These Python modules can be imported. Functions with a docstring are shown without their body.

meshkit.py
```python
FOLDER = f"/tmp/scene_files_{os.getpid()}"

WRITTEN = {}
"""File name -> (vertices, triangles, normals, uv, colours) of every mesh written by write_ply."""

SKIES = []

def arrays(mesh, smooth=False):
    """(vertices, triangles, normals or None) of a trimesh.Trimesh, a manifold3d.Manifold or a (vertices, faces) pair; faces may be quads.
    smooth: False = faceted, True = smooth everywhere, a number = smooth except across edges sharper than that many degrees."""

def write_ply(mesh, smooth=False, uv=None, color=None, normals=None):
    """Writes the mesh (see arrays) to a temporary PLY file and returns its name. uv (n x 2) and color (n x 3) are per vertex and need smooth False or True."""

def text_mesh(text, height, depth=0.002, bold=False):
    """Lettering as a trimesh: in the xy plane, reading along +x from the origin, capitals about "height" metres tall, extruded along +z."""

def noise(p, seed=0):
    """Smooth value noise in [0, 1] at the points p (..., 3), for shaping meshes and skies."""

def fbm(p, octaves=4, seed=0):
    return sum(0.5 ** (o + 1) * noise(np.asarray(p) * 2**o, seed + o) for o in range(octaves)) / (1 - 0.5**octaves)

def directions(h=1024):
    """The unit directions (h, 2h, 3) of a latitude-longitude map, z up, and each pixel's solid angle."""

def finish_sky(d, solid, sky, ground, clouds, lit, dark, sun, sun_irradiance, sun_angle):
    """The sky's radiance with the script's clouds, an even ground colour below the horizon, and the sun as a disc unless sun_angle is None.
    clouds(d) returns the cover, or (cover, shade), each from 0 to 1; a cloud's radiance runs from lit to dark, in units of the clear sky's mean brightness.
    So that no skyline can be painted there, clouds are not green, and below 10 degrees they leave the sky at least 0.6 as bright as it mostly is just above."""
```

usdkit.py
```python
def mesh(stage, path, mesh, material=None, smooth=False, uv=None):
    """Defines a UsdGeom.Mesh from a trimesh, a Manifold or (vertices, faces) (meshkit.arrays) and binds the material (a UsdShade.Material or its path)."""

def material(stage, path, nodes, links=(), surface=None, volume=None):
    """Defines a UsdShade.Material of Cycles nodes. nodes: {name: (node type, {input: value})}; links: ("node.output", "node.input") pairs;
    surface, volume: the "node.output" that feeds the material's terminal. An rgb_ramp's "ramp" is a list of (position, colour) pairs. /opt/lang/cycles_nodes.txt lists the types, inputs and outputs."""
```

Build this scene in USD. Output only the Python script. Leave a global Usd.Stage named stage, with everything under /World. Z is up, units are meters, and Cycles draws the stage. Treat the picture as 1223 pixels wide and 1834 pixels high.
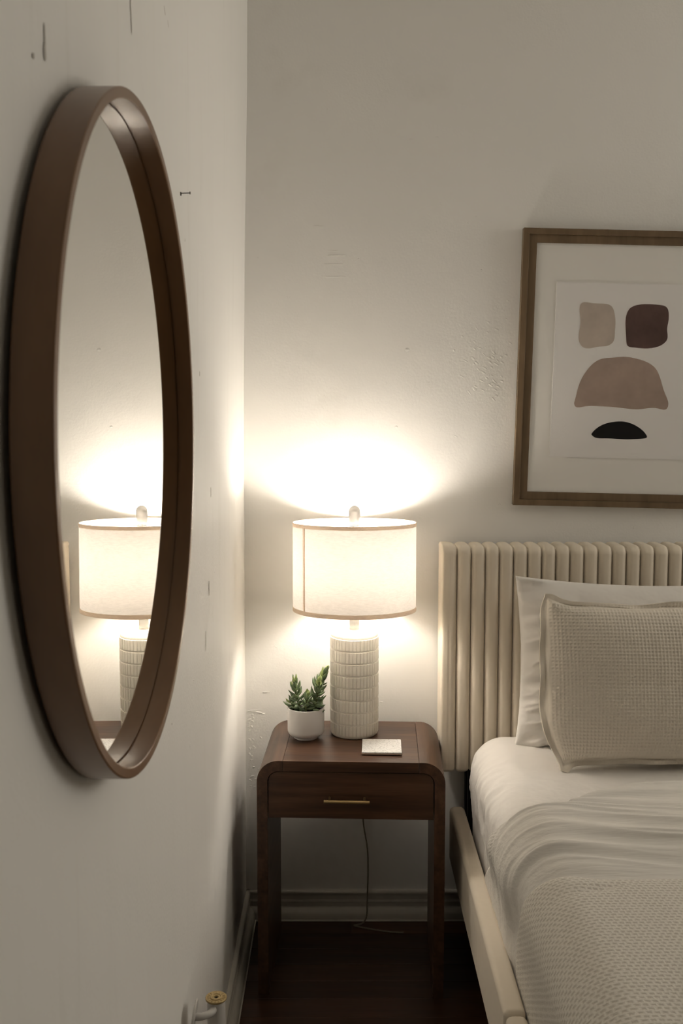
import math, random
import numpy as np
import trimesh
import manifold3d as m3
import shapely
from shapely.geometry import Polygon
import usdkit, meshkit
from pxr import Usd, UsdGeom, UsdLux, Gf, Sdf, UsdShade

random.seed(7)
rng = np.random.default_rng(7)
PI = math.pi
stage = Usd.Stage.CreateInMemory()
UsdGeom.SetStageUpAxis(stage, UsdGeom.Tokens.z)
UsdGeom.SetStageMetersPerUnit(stage, 1.0)
UsdGeom.Xform.Define(stage, '/World')
UsdGeom.Scope.Define(stage, '/World/Looks')

# ------------------------------------------------------------------ camera and exposure
CAM = (0.2822, -2.9298, 1.55)
PITCH = 5.185
cam = UsdGeom.Camera.Define(stage, '/World/camera')
cam.AddTranslateOp().Set(Gf.Vec3d(*CAM))
cam.AddRotateXOp().Set(90.0 - PITCH)
cam.CreateHorizontalApertureAttr(36.0)
cam.CreateVerticalApertureAttr(36.0 * 1834 / 1223)
cam.CreateFocalLengthAttr(1821.0 / 1223 * 36.0)
cam.CreateVerticalApertureOffsetAttr(-37.3 / 1223 * 36.0)
cam.CreateClippingRangeAttr(Gf.Vec2f(0.02, 60))
cam.CreateFStopAttr(14.0)
cam.CreateFocusDistanceAttr(2.7)
cam.CreateExposureAttr(0.72)
UNSEEN_WINDOW = (-1.15, -.12, 1.15, 2.5)          # unseen window, placed to light the left wall and bed: y0, y1, z0, z1
SIDE_LIGHT = 4.9
side_light = UsdLux.RectLight.Define(stage, '/World/window_daylight')  # source out of view at the right, strength chosen for the left wall
side_light.AddTranslateOp().Set(Gf.Vec3d(3.60, (UNSEEN_WINDOW[0] + UNSEEN_WINDOW[1]) / 2, (UNSEEN_WINDOW[2] + UNSEEN_WINDOW[3]) / 2))
side_light.AddRotateYOp().Set(90.0)
side_light.CreateWidthAttr(UNSEEN_WINDOW[3] - UNSEEN_WINDOW[2]); side_light.CreateHeightAttr(UNSEEN_WINDOW[1] - UNSEEN_WINDOW[0])
side_light.CreateIntensityAttr(SIDE_LIGHT); side_light.CreateColorAttr(Gf.Vec3f(1.0, .94, .85))
BULB = 98.0            # radiance of the lamp's frosted bulb
BULB_COLOR = (1.0, 0.915, 0.805)

# ------------------------------------------------------------------ helpers
used = {}
places = {}
def numbered(path):
    if path not in used:
        used[path] = 0
        return path
    used[path] += 1
    return '%s_%03d' % (path, used[path])

def keys(prim, label=None, cat=None, group=None, kind=None):
    for k, v in (('label', label), ('category', cat), ('group', group), ('kind', kind)):
        if v:
            prim.SetCustomDataByKey(k, v)
    return prim

def thing(name, label=None, cat=None, loc=(0, 0, 0), rotz=0.0, group=None, kind=None):
    path = numbered('/World/' + name)
    x = UsdGeom.Xform.Define(stage, path)
    x.AddTranslateOp().Set(Gf.Vec3d(*loc))
    if rotz:
        x.AddRotateZOp().Set(rotz)
    places[path] = (np.array(loc, float), math.radians(rotz))
    keys(x.GetPrim(), label, cat, group, kind)
    return path

def obj(name, mesh, mat, parent='/World', world=False, smooth=35, uv=None, **k):
    """One mesh; with world=True its coordinates are world ones and are taken into the parent's frame."""
    v, f = (np.array(mesh.vertices, float), np.array(mesh.faces)) if hasattr(mesh, 'vertices') else (np.array(mesh[0], float), np.array(mesh[1]))
    base = parent
    while base not in places and base.count('/') > 1:
        base = base.rsplit('/', 1)[0]
    if world and base in places:
        loc, a = places[base]
        v = v - loc
        c, s = math.cos(-a), math.sin(-a)
        v = np.stack([c * v[:, 0] - s * v[:, 1], s * v[:, 0] + c * v[:, 1], v[:, 2]], 1)
    path = numbered(parent + '/' + name)
    m = usdkit.mesh(stage, path, (v, f), mat, smooth=smooth, uv=uv)
    keys(m.GetPrim(), **k)
    return path

def tm(man):
    m = man.to_mesh()
    return trimesh.Trimesh(m.vert_properties[:, :3], m.tri_verts, process=False)

def box(x0, x1, y0, y1, z0, z1):
    b = trimesh.creation.box((x1 - x0, y1 - y0, z1 - z0))
    b.apply_translation(((x0 + x1) / 2, (y0 + y1) / 2, (z0 + z1) / 2))
    return b

def rbox(x0, x1, y0, y1, z0, z1, r, seg=8):
    s = m3.Manifold.sphere(r, seg * 2)
    pts = [s.translate((x, y, z)) for x in (x0 + r, x1 - r) for y in (y0 + r, y1 - r) for z in (z0 + r, z1 - r)]
    return tm(m3.Manifold.batch_hull(pts))

def cbox(x0, x1, y0, y1, z0, z1, c):
    """Box with its four top edges chamfered, 20 triangles."""
    v = [(x0, y0, z0), (x1, y0, z0), (x1, y1, z0), (x0, y1, z0), (x0, y0, z1 - c), (x1, y0, z1 - c), (x1, y1, z1 - c), (x0, y1, z1 - c),
         (x0 + c, y0 + c, z1), (x1 - c, y0 + c, z1), (x1 - c, y1 - c, z1), (x0 + c, y1 - c, z1)]
    f = [(3, 2, 1, 0), (8, 9, 10, 11)]
    for k in (0, 4):
        for i in range(4):
            j = (i + 1) % 4
            f.append((k + i, k + j, k + 4 + j, k + 4 + i))
    return (np.array(v), np.array(f))

def outward(m):
    """Turns a closed, consistently wound mesh the right way out."""
    t = np.asarray(m.vertices)[np.asarray(m.faces)]
    if np.einsum('ij,ij->i', t[:, 0], np.cross(t[:, 1], t[:, 2])).sum() < 0:
        m.faces = np.asarray(m.faces)[:, ::-1]
    return m

def join(*ms):
    ms = [m if hasattr(m, 'vertices') else trimesh.Trimesh(*meshkit.arrays(m)[:2], process=False) for m in ms]
    return trimesh.util.concatenate(ms)

def grid_faces(nu, nv, flip=False, wrap_u=False):
    i = np.arange(nu if wrap_u else nu - 1)[:, None]
    j = np.arange(nv - 1)[None, :]
    i2 = (i + 1) % nu
    a, b, c, d = i * nv + j, i2 * nv + j, i2 * nv + j + 1, i * nv + j + 1
    q = np.stack([a + 0 * b, b + 0 * a, c + 0 * a, d + 0 * a], -1).reshape(-1, 4)
    t = np.vstack([q[:, [0, 1, 2]], q[:, [0, 2, 3]]])
    return t[:, ::-1] if flip else t

def lathe(profile, seg=64):
    """Closed solid of revolution about z from (radius, z) pairs given from bottom to top."""
    p = np.array(profile, float)
    a = np.linspace(0, 2 * PI, seg, endpoint=False)
    v = np.stack([p[None, :, 0] * np.cos(a)[:, None], p[None, :, 0] * np.sin(a)[:, None], np.repeat(p[None, :, 1], seg, 0)], -1)
    m = trimesh.Trimesh(v.reshape(-1, 3), grid_faces(seg, len(p), wrap_u=True), process=False)
    m.merge_vertices()
    m.update_faces(m.nondegenerate_faces())
    return m

def tube(pts, r, seg=8):
    pts = np.array(pts, float)
    t = np.gradient(pts, axis=0)
    t /= np.linalg.norm(t, axis=1, keepdims=True)
    ref = np.array([0, 0, 1.0]) if abs(t[:, 2]).mean() < .8 else np.array([1.0, 0, 0])
    n = np.cross(t, ref); n /= np.linalg.norm(n, axis=1, keepdims=True)
    b = np.cross(t, n)
    a = np.linspace(0, 2 * PI, seg, endpoint=False)
    rr = np.broadcast_to(r, len(pts))
    v = pts[None] + rr[None, :, None] * (np.cos(a)[:, None, None] * n[None] + np.sin(a)[:, None, None] * b[None])
    v = v.reshape(-1, 3)
    f = grid_faces(seg, len(pts), wrap_u=True)
    n0 = len(v); k = len(pts)
    v = np.vstack([v, pts[0], pts[-1]])
    caps = []
    for i in range(seg):
        j = (i + 1) % seg
        caps += [(n0, i * k, j * k), (n0 + 1, j * k + k - 1, i * k + k - 1)]
    m = trimesh.Trimesh(v, np.vstack([f, np.array(caps)[:, ::-1]]), process=False)
    outward(m)
    return m

def spline(pts, n):
    from scipy.interpolate import CubicSpline
    p = np.array(pts, float)
    t = np.r_[0, np.cumsum(np.linalg.norm(np.diff(p, axis=0), axis=1))]
    return CubicSpline(t, p)(np.linspace(0, t[-1], n))

def extrude(poly, h):
    return trimesh.creation.extrude_polygon(poly, h, engine='earcut')

def shell(G, N, th, uvw=None):
    """Closed cloth from a (nu, nv, 3) grid of points, thickened inwards along N."""
    nu, nv = G.shape[:2]
    T = np.full((nu, nv), th)
    T[[0, -1], :] *= .35; T[:, [0, -1]] *= .35
    inner = G - N * T[..., None]
    v = np.vstack([G.reshape(-1, 3), inner.reshape(-1, 3)])
    f1 = grid_faces(nu, nv)
    f2 = grid_faces(nu, nv, True) + nu * nv
    idx = np.arange(nu * nv).reshape(nu, nv)
    loop = np.r_[idx[0, :], idx[1:, -1], idx[-1, -2::-1], idx[-2:0:-1, 0]]
    l2 = np.roll(loop, -1)
    side = np.vstack([np.stack([loop, l2 + nu * nv, loop + nu * nv], 1), np.stack([loop, l2, l2 + nu * nv], 1)])
    m = trimesh.Trimesh(v, np.vstack([f1, f2, side]), process=False)
    return m

def vnoise(a, b, seed=0, oct=3):
    a, b = np.broadcast_arrays(a, b)
    return meshkit.fbm(np.stack([a, b, np.full(a.shape, .37)], -1), oct, seed) - .5

# ------------------------------------------------------------------ materials
LK = '/World/Looks/'
def mat(name, color, rough=.5, spec=.5, metallic=0., bumps=(), tint=None, sheen=0., sheen_tint=(1, 1, 1), coat=0., extra=None, space='object', random_tint=0., bevel=0.):
    """tint: (scale, stretch xyz, dark, light colours, detail). bumps: (scale, stretch xyz, distance, detail)."""
    n = {'p': ('principled_bsdf', {'base_color': color, 'roughness': rough, 'specular_ior_level': spec, 'metallic': metallic, 'sheen_weight': sheen, 'sheen_tint': sheen_tint, 'coat_weight': coat, 'coat_roughness': .2, **(extra or {})})}
    L = []
    n['tc'] = ('texture_coordinate', {}) if space != 'uv' else ('uvmap', {'attribute': 'st'})
    src = {'object': 'tc.object', 'uv': 'tc.UV'}[space]
    col = None
    if tint:
        sc, st, ramp, det = tint
        n['tm'] = ('mapping', {'scale': st}); n['tn'] = ('noise_texture', {'scale': sc, 'detail': det, 'roughness': .6}); n['tr'] = ('rgb_ramp', {'ramp': ramp})
        L += [(src, 'tm.vector'), ('tm.vector', 'tn.vector'), ('tn.fac', 'tr.fac')]
        col = 'tr.color'
    if random_tint:
        n['oi'] = ('object_info', {}); n['hs'] = ('hsv', {'color': color}); n['mr'] = ('map_range', {'to_min': 1 - random_tint, 'to_max': 1 + random_tint})
        L += [('oi.random', 'mr.value'), ('mr.result', 'hs.value')]
        if col: L.append((col, 'hs.color'))
        col = 'hs.color'
    if col: L.append((col, 'p.base_color'))
    prev = None
    if bevel:
        n['bv'] = ('bevel', {'radius': bevel, 'samples': 6}); prev = 'bv.bevel'
    for i, (sc, st, dist, det) in enumerate(bumps):
        n['bm%d' % i] = ('mapping', {'scale': st}); n['bn%d' % i] = ('noise_texture', {'scale': sc, 'detail': det, 'roughness': .55})
        n['bb%d' % i] = ('bump', {'strength': 1.0, 'distance': dist})
        L += [(src, 'bm%d.vector' % i), ('bm%d.vector' % i, 'bn%d.vector' % i), ('bn%d.fac' % i, 'bb%d.height' % i)]
        if prev: L.append((prev, 'bb%d.normal' % i))
        prev = 'bb%d.normal' % i
    if prev: L.append((prev, 'p.normal'))
    return usdkit.material(stage, LK + name, n, L, surface='p.BSDF')

M = {}
def wall_mat(name, streak):
    n = {'tc': ('texture_coordinate', {}),
         'p': ('principled_bsdf', {'roughness': .5, 'specular_ior_level': .35}),
         # faint stains of its own: stretched along z
         'm1': ('mapping', {'scale': streak}), 'n1': ('noise_texture', {'scale': 3.0, 'detail': 5, 'roughness': .6}),
         'r1': ('rgb_ramp', {'ramp': [(0.0, (.74, .715, .655)), (.40, (.865, .848, .805)), (1.0, (.885, .868, .828))]}),
         # dark specks
         'v': ('voronoi_texture', {'scale': 11.0}), 'lt': ('math', {'math_type': 'less_than', 'value2': .022}),
         'wn': ('white_noise_texture', {'dimensions': '3D'}), 'gt': ('math', {'math_type': 'greater_than', 'value2': .86}),
         'mu': ('math', {'math_type': 'multiply'}), 'mx': ('mix_color', {'b': (.22, .19, .15)}),
         'n2': ('noise_texture', {'scale': 150.0, 'detail': 2}), 'b2': ('bump', {'distance': .00045, 'strength': .8}),
         'n3': ('noise_texture', {'scale': 9.0, 'detail': 4, 'roughness': .6}), 'b3': ('bump', {'distance': .0025, 'strength': .5}),
         'n4': ('noise_texture', {'scale': 26.0, 'detail': 6, 'roughness': .7}), 'r4': ('rgb_ramp', {'ramp': [(0, (0, 0, 0)), (.67, (0, 0, 0)), (.74, (1, 1, 1)), (1, (1, 1, 1))]}),
         'b4': ('bump', {'distance': .0016, 'strength': .8})}
    L = [('tc.object', 'm1.vector'), ('m1.vector', 'n1.vector'), ('n1.fac', 'r1.fac'), ('tc.object', 'v.vector'), ('v.distance', 'lt.value1'), ('v.position', 'wn.vector'), ('wn.value', 'gt.value1'),
         ('lt.value', 'mu.value1'), ('gt.value', 'mu.value2'), ('mu.value', 'mx.fac'), ('r1.color', 'mx.a'), ('mx.result', 'p.base_color'),
         ('tc.object', 'n2.vector'), ('tc.object', 'n3.vector'), ('tc.object', 'n4.vector'), ('n3.fac', 'b3.height'), ('b3.normal', 'b2.normal'), ('n2.fac', 'b2.height'),
         ('n4.fac', 'r4.fac'), ('r4.color', 'b4.height'), ('b2.normal', 'b4.normal'), ('b4.normal', 'p.normal')]
    return usdkit.material(stage, LK + name, n, L, surface='p.BSDF')
M['wall_back'] = wall_mat('plaster', (1, 1, 1))
M['wall_left'] = wall_mat('streaked_plaster', (1, 7.0, .6))
M['scuff'] = mat('scuff_mark', (.58, .545, .485), .7, .2)
M['unseen_wall_dark'] = mat('dark_bounce_cut', (.26, .235, .20), .7, .2)  # unseen wall behind the camera, kept dark to cut its bounce light
M['ceiling'] = mat('ceiling_paint', (.84, .82, .78), .8, .2)
M['trim'] = mat('trim_paint', (.62, .59, .53), .35, .5, bumps=((30, (1, 1, 1), .0006, 3),), tint=(9, (1, 1, 1), [(0, (.34, .31, .26)), (.4, (.58, .55, .49)), (1, (.66, .63, .57))], 5))
def wood(name, axis, dark, mid, light, rough, scale=14, random_tint=0., bevel=.0015, spec=.45):
    st = [1.0, 1.0, 1.0]; st = [9.0 if i != axis else .7 for i in range(3)]
    return mat(name, mid, rough, spec, bumps=((scale * 2.2, tuple(st), .0003, 4),), tint=(scale / 3, tuple(st), [(.2, dark), (.5, mid), (.8, light)], 5), random_tint=random_tint, bevel=bevel)
M['plank'] = wood('floor_wood', 0, (.022, .009, .004), (.050, .020, .009), (.085, .036, .016), .33, 10, .35, 0)
M['subfloor'] = mat('subfloor', (.01, .006, .004), .9)
W0, W1, W2 = (.030, .014, .0075), (.074, .034, .017), (.135, .068, .037)
M['walnut_x'] = wood('walnut_along_x', 0, W0, W1, W2, .38)
M['walnut_y'] = wood('walnut_along_y', 1, W0, W1, W2, .38)
M['walnut_z'] = wood('walnut_along_z', 2, W0, W1, W2, .38)
M['mirror_wood'] = mat('mirror_veneer', (.19, .094, .038), .28, .5, tint=(5, (3, 1, 1), [(.25, (.15, .072, .028)), (.5, (.19, .094, .038)), (.8, (.235, .122, .054))], 5), bumps=((60, (1, 1, 1), .0002, 3),), bevel=.0012)
M['mirror'] = mat('mirror_silver', (.93, .93, .91), .0, .5, 1.0)
M['black'] = mat('black_backing', (.012, .011, .01), .8, .2)
M['frame_wood'] = mat('frame_oak', (.15, .092, .05), .45, .4, tint=(4, (6, 6, 1), [(.2, (.10, .068, .037)), (.5, (.17, .115, .064)), (.8, (.225, .155, .09))], 5), bevel=.001)
M['mat_board'] = mat('mat_board', (.88, .855, .80), .9, .1)
M['paper'] = mat('print_paper', (.88, .855, .825), .9, .1, bumps=((400, (1, 1, 1), .0002, 2),))
def paint(name, c, k=.18):
    a = tuple(x * (1 - k) for x in c); b = tuple(min(1, x * (1 + k)) for x in c)
    return mat(name, c, .85, .15, tint=(14, (1, 1, 1), [(.3, a), (.7, b)], 5))
M['shape_taupe'] = paint('ink_taupe', (.56, .48, .41), .12)
M['shape_plum'] = paint('ink_plum', (.125, .075, .066), .3)
M['shape_rose'] = paint('ink_rose', (.43, .33, .275), .12)
M['shape_black'] = paint('ink_black', (.008, .008, .009), .1)
M['pane'] = usdkit.material(stage, LK + 'picture_glass', {'t': ('transparent_bsdf', {'color': (.99, .99, .99)}), 'g': ('glossy_bsdf', {'color': (1, 1, 1), 'roughness': .02}), 'm': ('mix_closure', {'fac': .035})},
                            [('t.BSDF', 'm.closure1'), ('g.BSDF', 'm.closure2')], surface='m.closure')
M['velvet'] = mat('cream_velvet', (.73, .65, .53), .85, .1, sheen=.15, sheen_tint=(1, .95, .85), bumps=((900, (1, 1, 1), .0002, 1), (25, (1, 1, 1), .0015, 2)))
M['linen'] = mat('white_cotton', (.80, .765, .715), .75, .2, bumps=((1400, (1, 1, 1), .0001, 1), (14, (1, 1, 1), .004, 3)))
M['top_linen'] = mat('washed_cotton', (.81, .775, .715), .75, .2, bumps=((1400, (1, 1, 1), .0001, 1), (18, (.25, 2.2, 2.0), .004, 3)))
M['waffle'] = mat('waffle_cotton', (.79, .725, .625), .9, .1, bumps=((700, (1, 1, 1), .0006, 2),))
def weave(name, col, pit, bw, rh):
    n = {'uv': ('uvmap', {'attribute': 'st'}), 'no': ('noise_texture', {'scale': 150.0, 'detail': 3}), 'sb': ('vector_math', {'vector_math_type': 'subtract', 'vector2': (.5, .5, .5)} if False else {'math_type': 'subtract', 'vector2': (.5, .5, .5)}),
         'sc': ('vector_math', {'math_type': 'scale', 'scale': .007}), 'ad': ('vector_math', {'math_type': 'add'}),
         'br': ('brick_texture', {'scale': 1.0, 'brick_width': bw, 'row_height': rh, 'mortar_size': rh * .52, 'mortar_smooth': 1.0, 'color1': pit, 'color2': pit, 'mortar': col, 'offset': .5}),
         'b': ('bump', {'distance': .0011, 'strength': 1.0}), 'n2': ('noise_texture', {'scale': 900.0, 'detail': 2}), 'b2': ('bump', {'distance': .0011, 'strength': 1.0}),
         'p': ('principled_bsdf', {'roughness': .9, 'specular_ior_level': .1, 'sheen_weight': .1})}
    L = [('uv.UV', 'no.vector'), ('no.color', 'sb.vector1'), ('sb.vector', 'sc.vector1'), ('uv.UV', 'ad.vector1'), ('sc.vector', 'ad.vector2'), ('ad.vector', 'br.vector'), ('br.fac', 'b.height'), ('br.color', 'p.base_color'),
         ('uv.UV', 'n2.vector'), ('n2.fac', 'b2.height'), ('b.normal', 'b2.normal'), ('b2.normal', 'p.normal')]
    return usdkit.material(stage, LK + name, n, L, surface='p.BSDF')
M['blanket'] = weave('woven_blanket', (.84, .80, .72), (.62, .57, .485), .0118, .0096)
M['ceramic'] = mat('glazed_ceramic', (.76, .71, .61), .32, .5, tint=(40, (1, 1, 1), [(.3, (.76, .71, .61)), (.7, (.80, .755, .665))], 3))
def shade_mat(name, col, trans):
    n = {'tc': ('texture_coordinate', {}), 'mp': ('mapping', {'scale': (1, 1, 5)}), 'n': ('noise_texture', {'scale': 60.0, 'detail': 5, 'roughness': .75}), 'r': ('rgb_ramp', {'ramp': [(.25, tuple(x * .86 for x in col)), (.6, col)]}),
         'd': ('diffuse_bsdf', {}), 't': ('translucent_bsdf', {}), 'm': ('mix_closure', {'fac': trans})}
    return usdkit.material(stage, LK + name, n, [('tc.object', 'mp.vector'), ('mp.vector', 'n.vector'), ('n.fac', 'r.fac'), ('r.color', 'd.color'), ('r.color', 't.color'), ('d.BSDF', 'm.closure1'), ('t.BSDF', 'm.closure2')], surface='m.closure')
M['shade'] = shade_mat('shade_linen', (.85, .82, .785), .32)
M['shade_tape'] = shade_mat('shade_tape', (.93, .85, .76), .70)
M['white_metal'] = mat('white_enamel', (.75, .74, .70), .4)
M['acrylic'] = mat('clear_acrylic', (.36, .345, .32), .12, .5, extra={'transmission_weight': .5, 'ior': 1.47})
M['bulb'] = usdkit.material(stage, LK + 'lit_bulb', {'e': ('emission', {'color': BULB_COLOR, 'strength': BULB})}, surface='e.emission')
M['neck'] = usdkit.material(stage, LK + 'clear_neck', {'t': ('transparent_bsdf', {'color': (.93, .91, .87)}), 'd': ('principled_bsdf', {'base_color': (.30, .29, .27), 'roughness': .1}), 'm': ('mix_closure', {'fac': .62})}, [('t.BSDF', 'm.closure1'), ('d.BSDF', 'm.closure2')], surface='m.closure')
M['brass'] = mat('brushed_brass', (.62, .45, .22), .35, .5, 1.0)
M['old_brass'] = mat('aged_brass', (.42, .32, .16), .5, .5, .8, bumps=((500, (1, 1, 1), .0004, 2),))
M['pot'] = mat('matte_white_pot', (.74, .71, .68), .45, .4)
M['soil'] = mat('potting_soil', (.03, .022, .016), .95, .1, bumps=((220, (1, 1, 1), .004, 3),))
M['leaf'] = mat('succulent_leaf', (.12, .19, .065), .42, .4, random_tint=.3, tint=(60, (1, 1, 1), [(.3, (.13, .185, .10)), (.75, (.235, .31, .15))], 2))
M['leaf_young'] = mat('succulent_tip', (.40, .48, .20), .42, .4, random_tint=.25)
M['stem'] = mat('succulent_stem', (.13, .15, .06), .6)
M['coaster'] = mat('flecked_glaze', (.80, .77, .73), .35, .5, tint=(260, (.7, 1, 1), [(.0, (.42, .41, .40)), (.38, (.56, .55, .53)), (.45, (.76, .745, .72)), (1, (.80, .785, .76))], 1), extra={})
M['coaster_edge'] = mat('coaster_edge', (.66, .50, .38), .5)
M['cork'] = mat('cork_foot', (.05, .04, .03), .9)
M['cord'] = mat('clear_cord', (.20, .17, .12), .35)
M['paint_white'] = mat('pipe_paint', (.62, .595, .555), .35, .5)
M['staple'] = mat('dull_steel', (.10, .09, .08), .5, .5, .6)

# ------------------------------------------------------------------ the room
RX, RY, RZ = 3.5, -4.7, 2.85
def slab_wall(n1, n2, lo1, hi1, lo2, hi2, place, thick):
    """Uneven plaster slab: a grid whose relief is place(a, b) -> points, closed by a flat back."""
    a = np.linspace(lo1, hi1, n1)[:, None] + np.zeros((1, n2)); b = np.linspace(lo2, hi2, n2)[None, :] + np.zeros((n1, 1))
    front, back = place(a, b, 0), place(a, b, thick)
    v = np.vstack([front.reshape(-1, 3), back.reshape(-1, 3)])
    idx = np.arange(n1 * n2).reshape(n1, n2)
    loop = np.r_[idx[0, :], idx[1:, -1], idx[-1, -2::-1], idx[-2:0:-1, 0]]; l2 = np.roll(loop, -1); k = n1 * n2
    f = np.vstack([grid_faces(n1, n2), grid_faces(n1, n2, True) + k, np.stack([loop, l2 + k, loop + k], 1), np.stack([loop, l2, l2 + k], 1)])
    m = trimesh.Trimesh(v, f, process=False); outward(m)
    return m
def left_pt(y, z, t):
    # the old plaster leans: out into the corner near the ceiling, a touch back by the floor
    lean = np.interp(z, [0, .5, 1.1, 1.6, 2.0, 2.4, 2.9], [-.004, -.001, 0, .003, .009, .018, .024]) * np.exp(-(y / .8) ** 2)
    x = lean + .0022 * vnoise(y * 2.2, z * 1.6, 3) if not t else np.full(y.shape, -t)
    return np.stack([x, y, z], -1)
def back_pt(x, z, t):
    y = -.0022 * vnoise(x * 2.4, z * 2.4, 11) if not t else np.full(x.shape, t)
    return np.stack([x, y + 0 * x, z], -1)
obj('wall_left', slab_wall(140, 90, RY, .03, 0, RZ, left_pt, .12), M['wall_left'], smooth=True, kind='structure', label='uneven off-white plaster wall with the round mirror')
obj('wall_back', slab_wall(140, 110, -.03, RX, 0, RZ, back_pt, .12), M['wall_back'], smooth=True, kind='structure', label='off-white plaster wall behind the lamp and headboard')
wy0, wy1, wz0, wz1 = UNSEEN_WINDOW
obj('wall_right', join(box(RX, RX + .12, RY, wy0, 0, RZ), box(RX, RX + .12, wy1, 0, 0, RZ), box(RX, RX + .12, wy0, wy1, 0, wz0), box(RX, RX + .12, wy0, wy1, wz1, RZ)), M['wall_back'], kind='structure')
obj('wall_front', box(-.12, RX + .12, RY - .12, RY, 0, RZ), M['unseen_wall_dark'], kind='structure')  # out of view; dark so the nightstand front gets less light
wn = thing('window_1', kind='structure', label='unseen white framed window placed in the right wall to light the left wall and bed', loc=(RX, wy0, wz0))
for a, b, c, d in ((wy0, wy0 + .05, wz0, wz1), (wy1 - .05, wy1, wz0, wz1), (wy0 + .05, wy1 - .05, wz0, wz0 + .05), (wy0 + .05, wy1 - .05, wz1 - .05, wz1), ((wy0 + wy1) / 2 - .02, (wy0 + wy1) / 2 + .02, wz0 + .05, wz1 - .05)):
    obj('window_frame', box(RX + .02, RX + .07, a, b, c, d), M['trim'], wn, True)
obj('pane', box(RX + .045, RX + .05, wy0 + .05, wy1 - .05, wz0 + .05, wz1 - .05), M['pane'], wn, True, smooth=False)
def blob(cx, cz, w, h, t, ang=0., seed=0):
    b = trimesh.creation.icosphere(3, 1.0)
    v = b.vertices
    v = v * (1 + .5 * (meshkit.noise(v * 1.7 + seed, seed)[:, None] - .5))
    x, z = v[:, 0] * w / 2, v[:, 2] * h / 2
    b.vertices = np.stack([cx + x * math.cos(ang) - z * math.sin(ang), -.0003 + v[:, 1] * t, cz + x * math.sin(ang) + z * math.cos(ang)], 1)
    return b
marks_ = [(.018, .632, .026, .003, .0009, .0), (.040, .628, .020, .005, .0015, -.2), (.052, .624, .009, .005, .0014, .3), (.030, .636, .04, .002, .0006, -.05), (.268, 1.955, .05, .005, .0012, .03), (.262, 1.967, .03, .003, .0008, 0), (.215, 2.036, .028, .005, .0012, 0), (.258, 1.93, .06, .004, .0007, 0), (.262, 1.895, .07, .004, .0007, 0), (.44, 1.47, .008, .006, .001, 0), (.47, 1.69, .012, .01, .0014, .5), (.55, 2.28, .01, .005, .001, 0), (.36, .62, .012, .005, .0008, .4), (.40, .66, .01, .004, .0008, 0), (.38, .71, .016, .006, .0008, .2), (.06, .69, .02, .006, .0009, .1)]
for k in range(34):
    marks_.append((.008 + abs(rng.normal(0, .018)), rng.uniform(.40, .63), rng.uniform(.004, .010), rng.uniform(.003, .009), rng.uniform(.0003, .0009), rng.uniform(-1, 1)))
for k in range(60):
    marks_.append((rng.normal(.72, .055), rng.normal(1.67, .07), rng.uniform(.006, .018), rng.uniform(.003, .007), rng.uniform(.00025, .0005), rng.uniform(-.9, -.3)))
marks_ = [q for q in marks_ if q[0] < .765]
obj('paint_flake', join(*[blob(*q, seed=k) for k, q in enumerate(marks_)]), M['wall_back'], '/World/wall_back', smooth=True, kind='stuff')
scuffs = []
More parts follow.
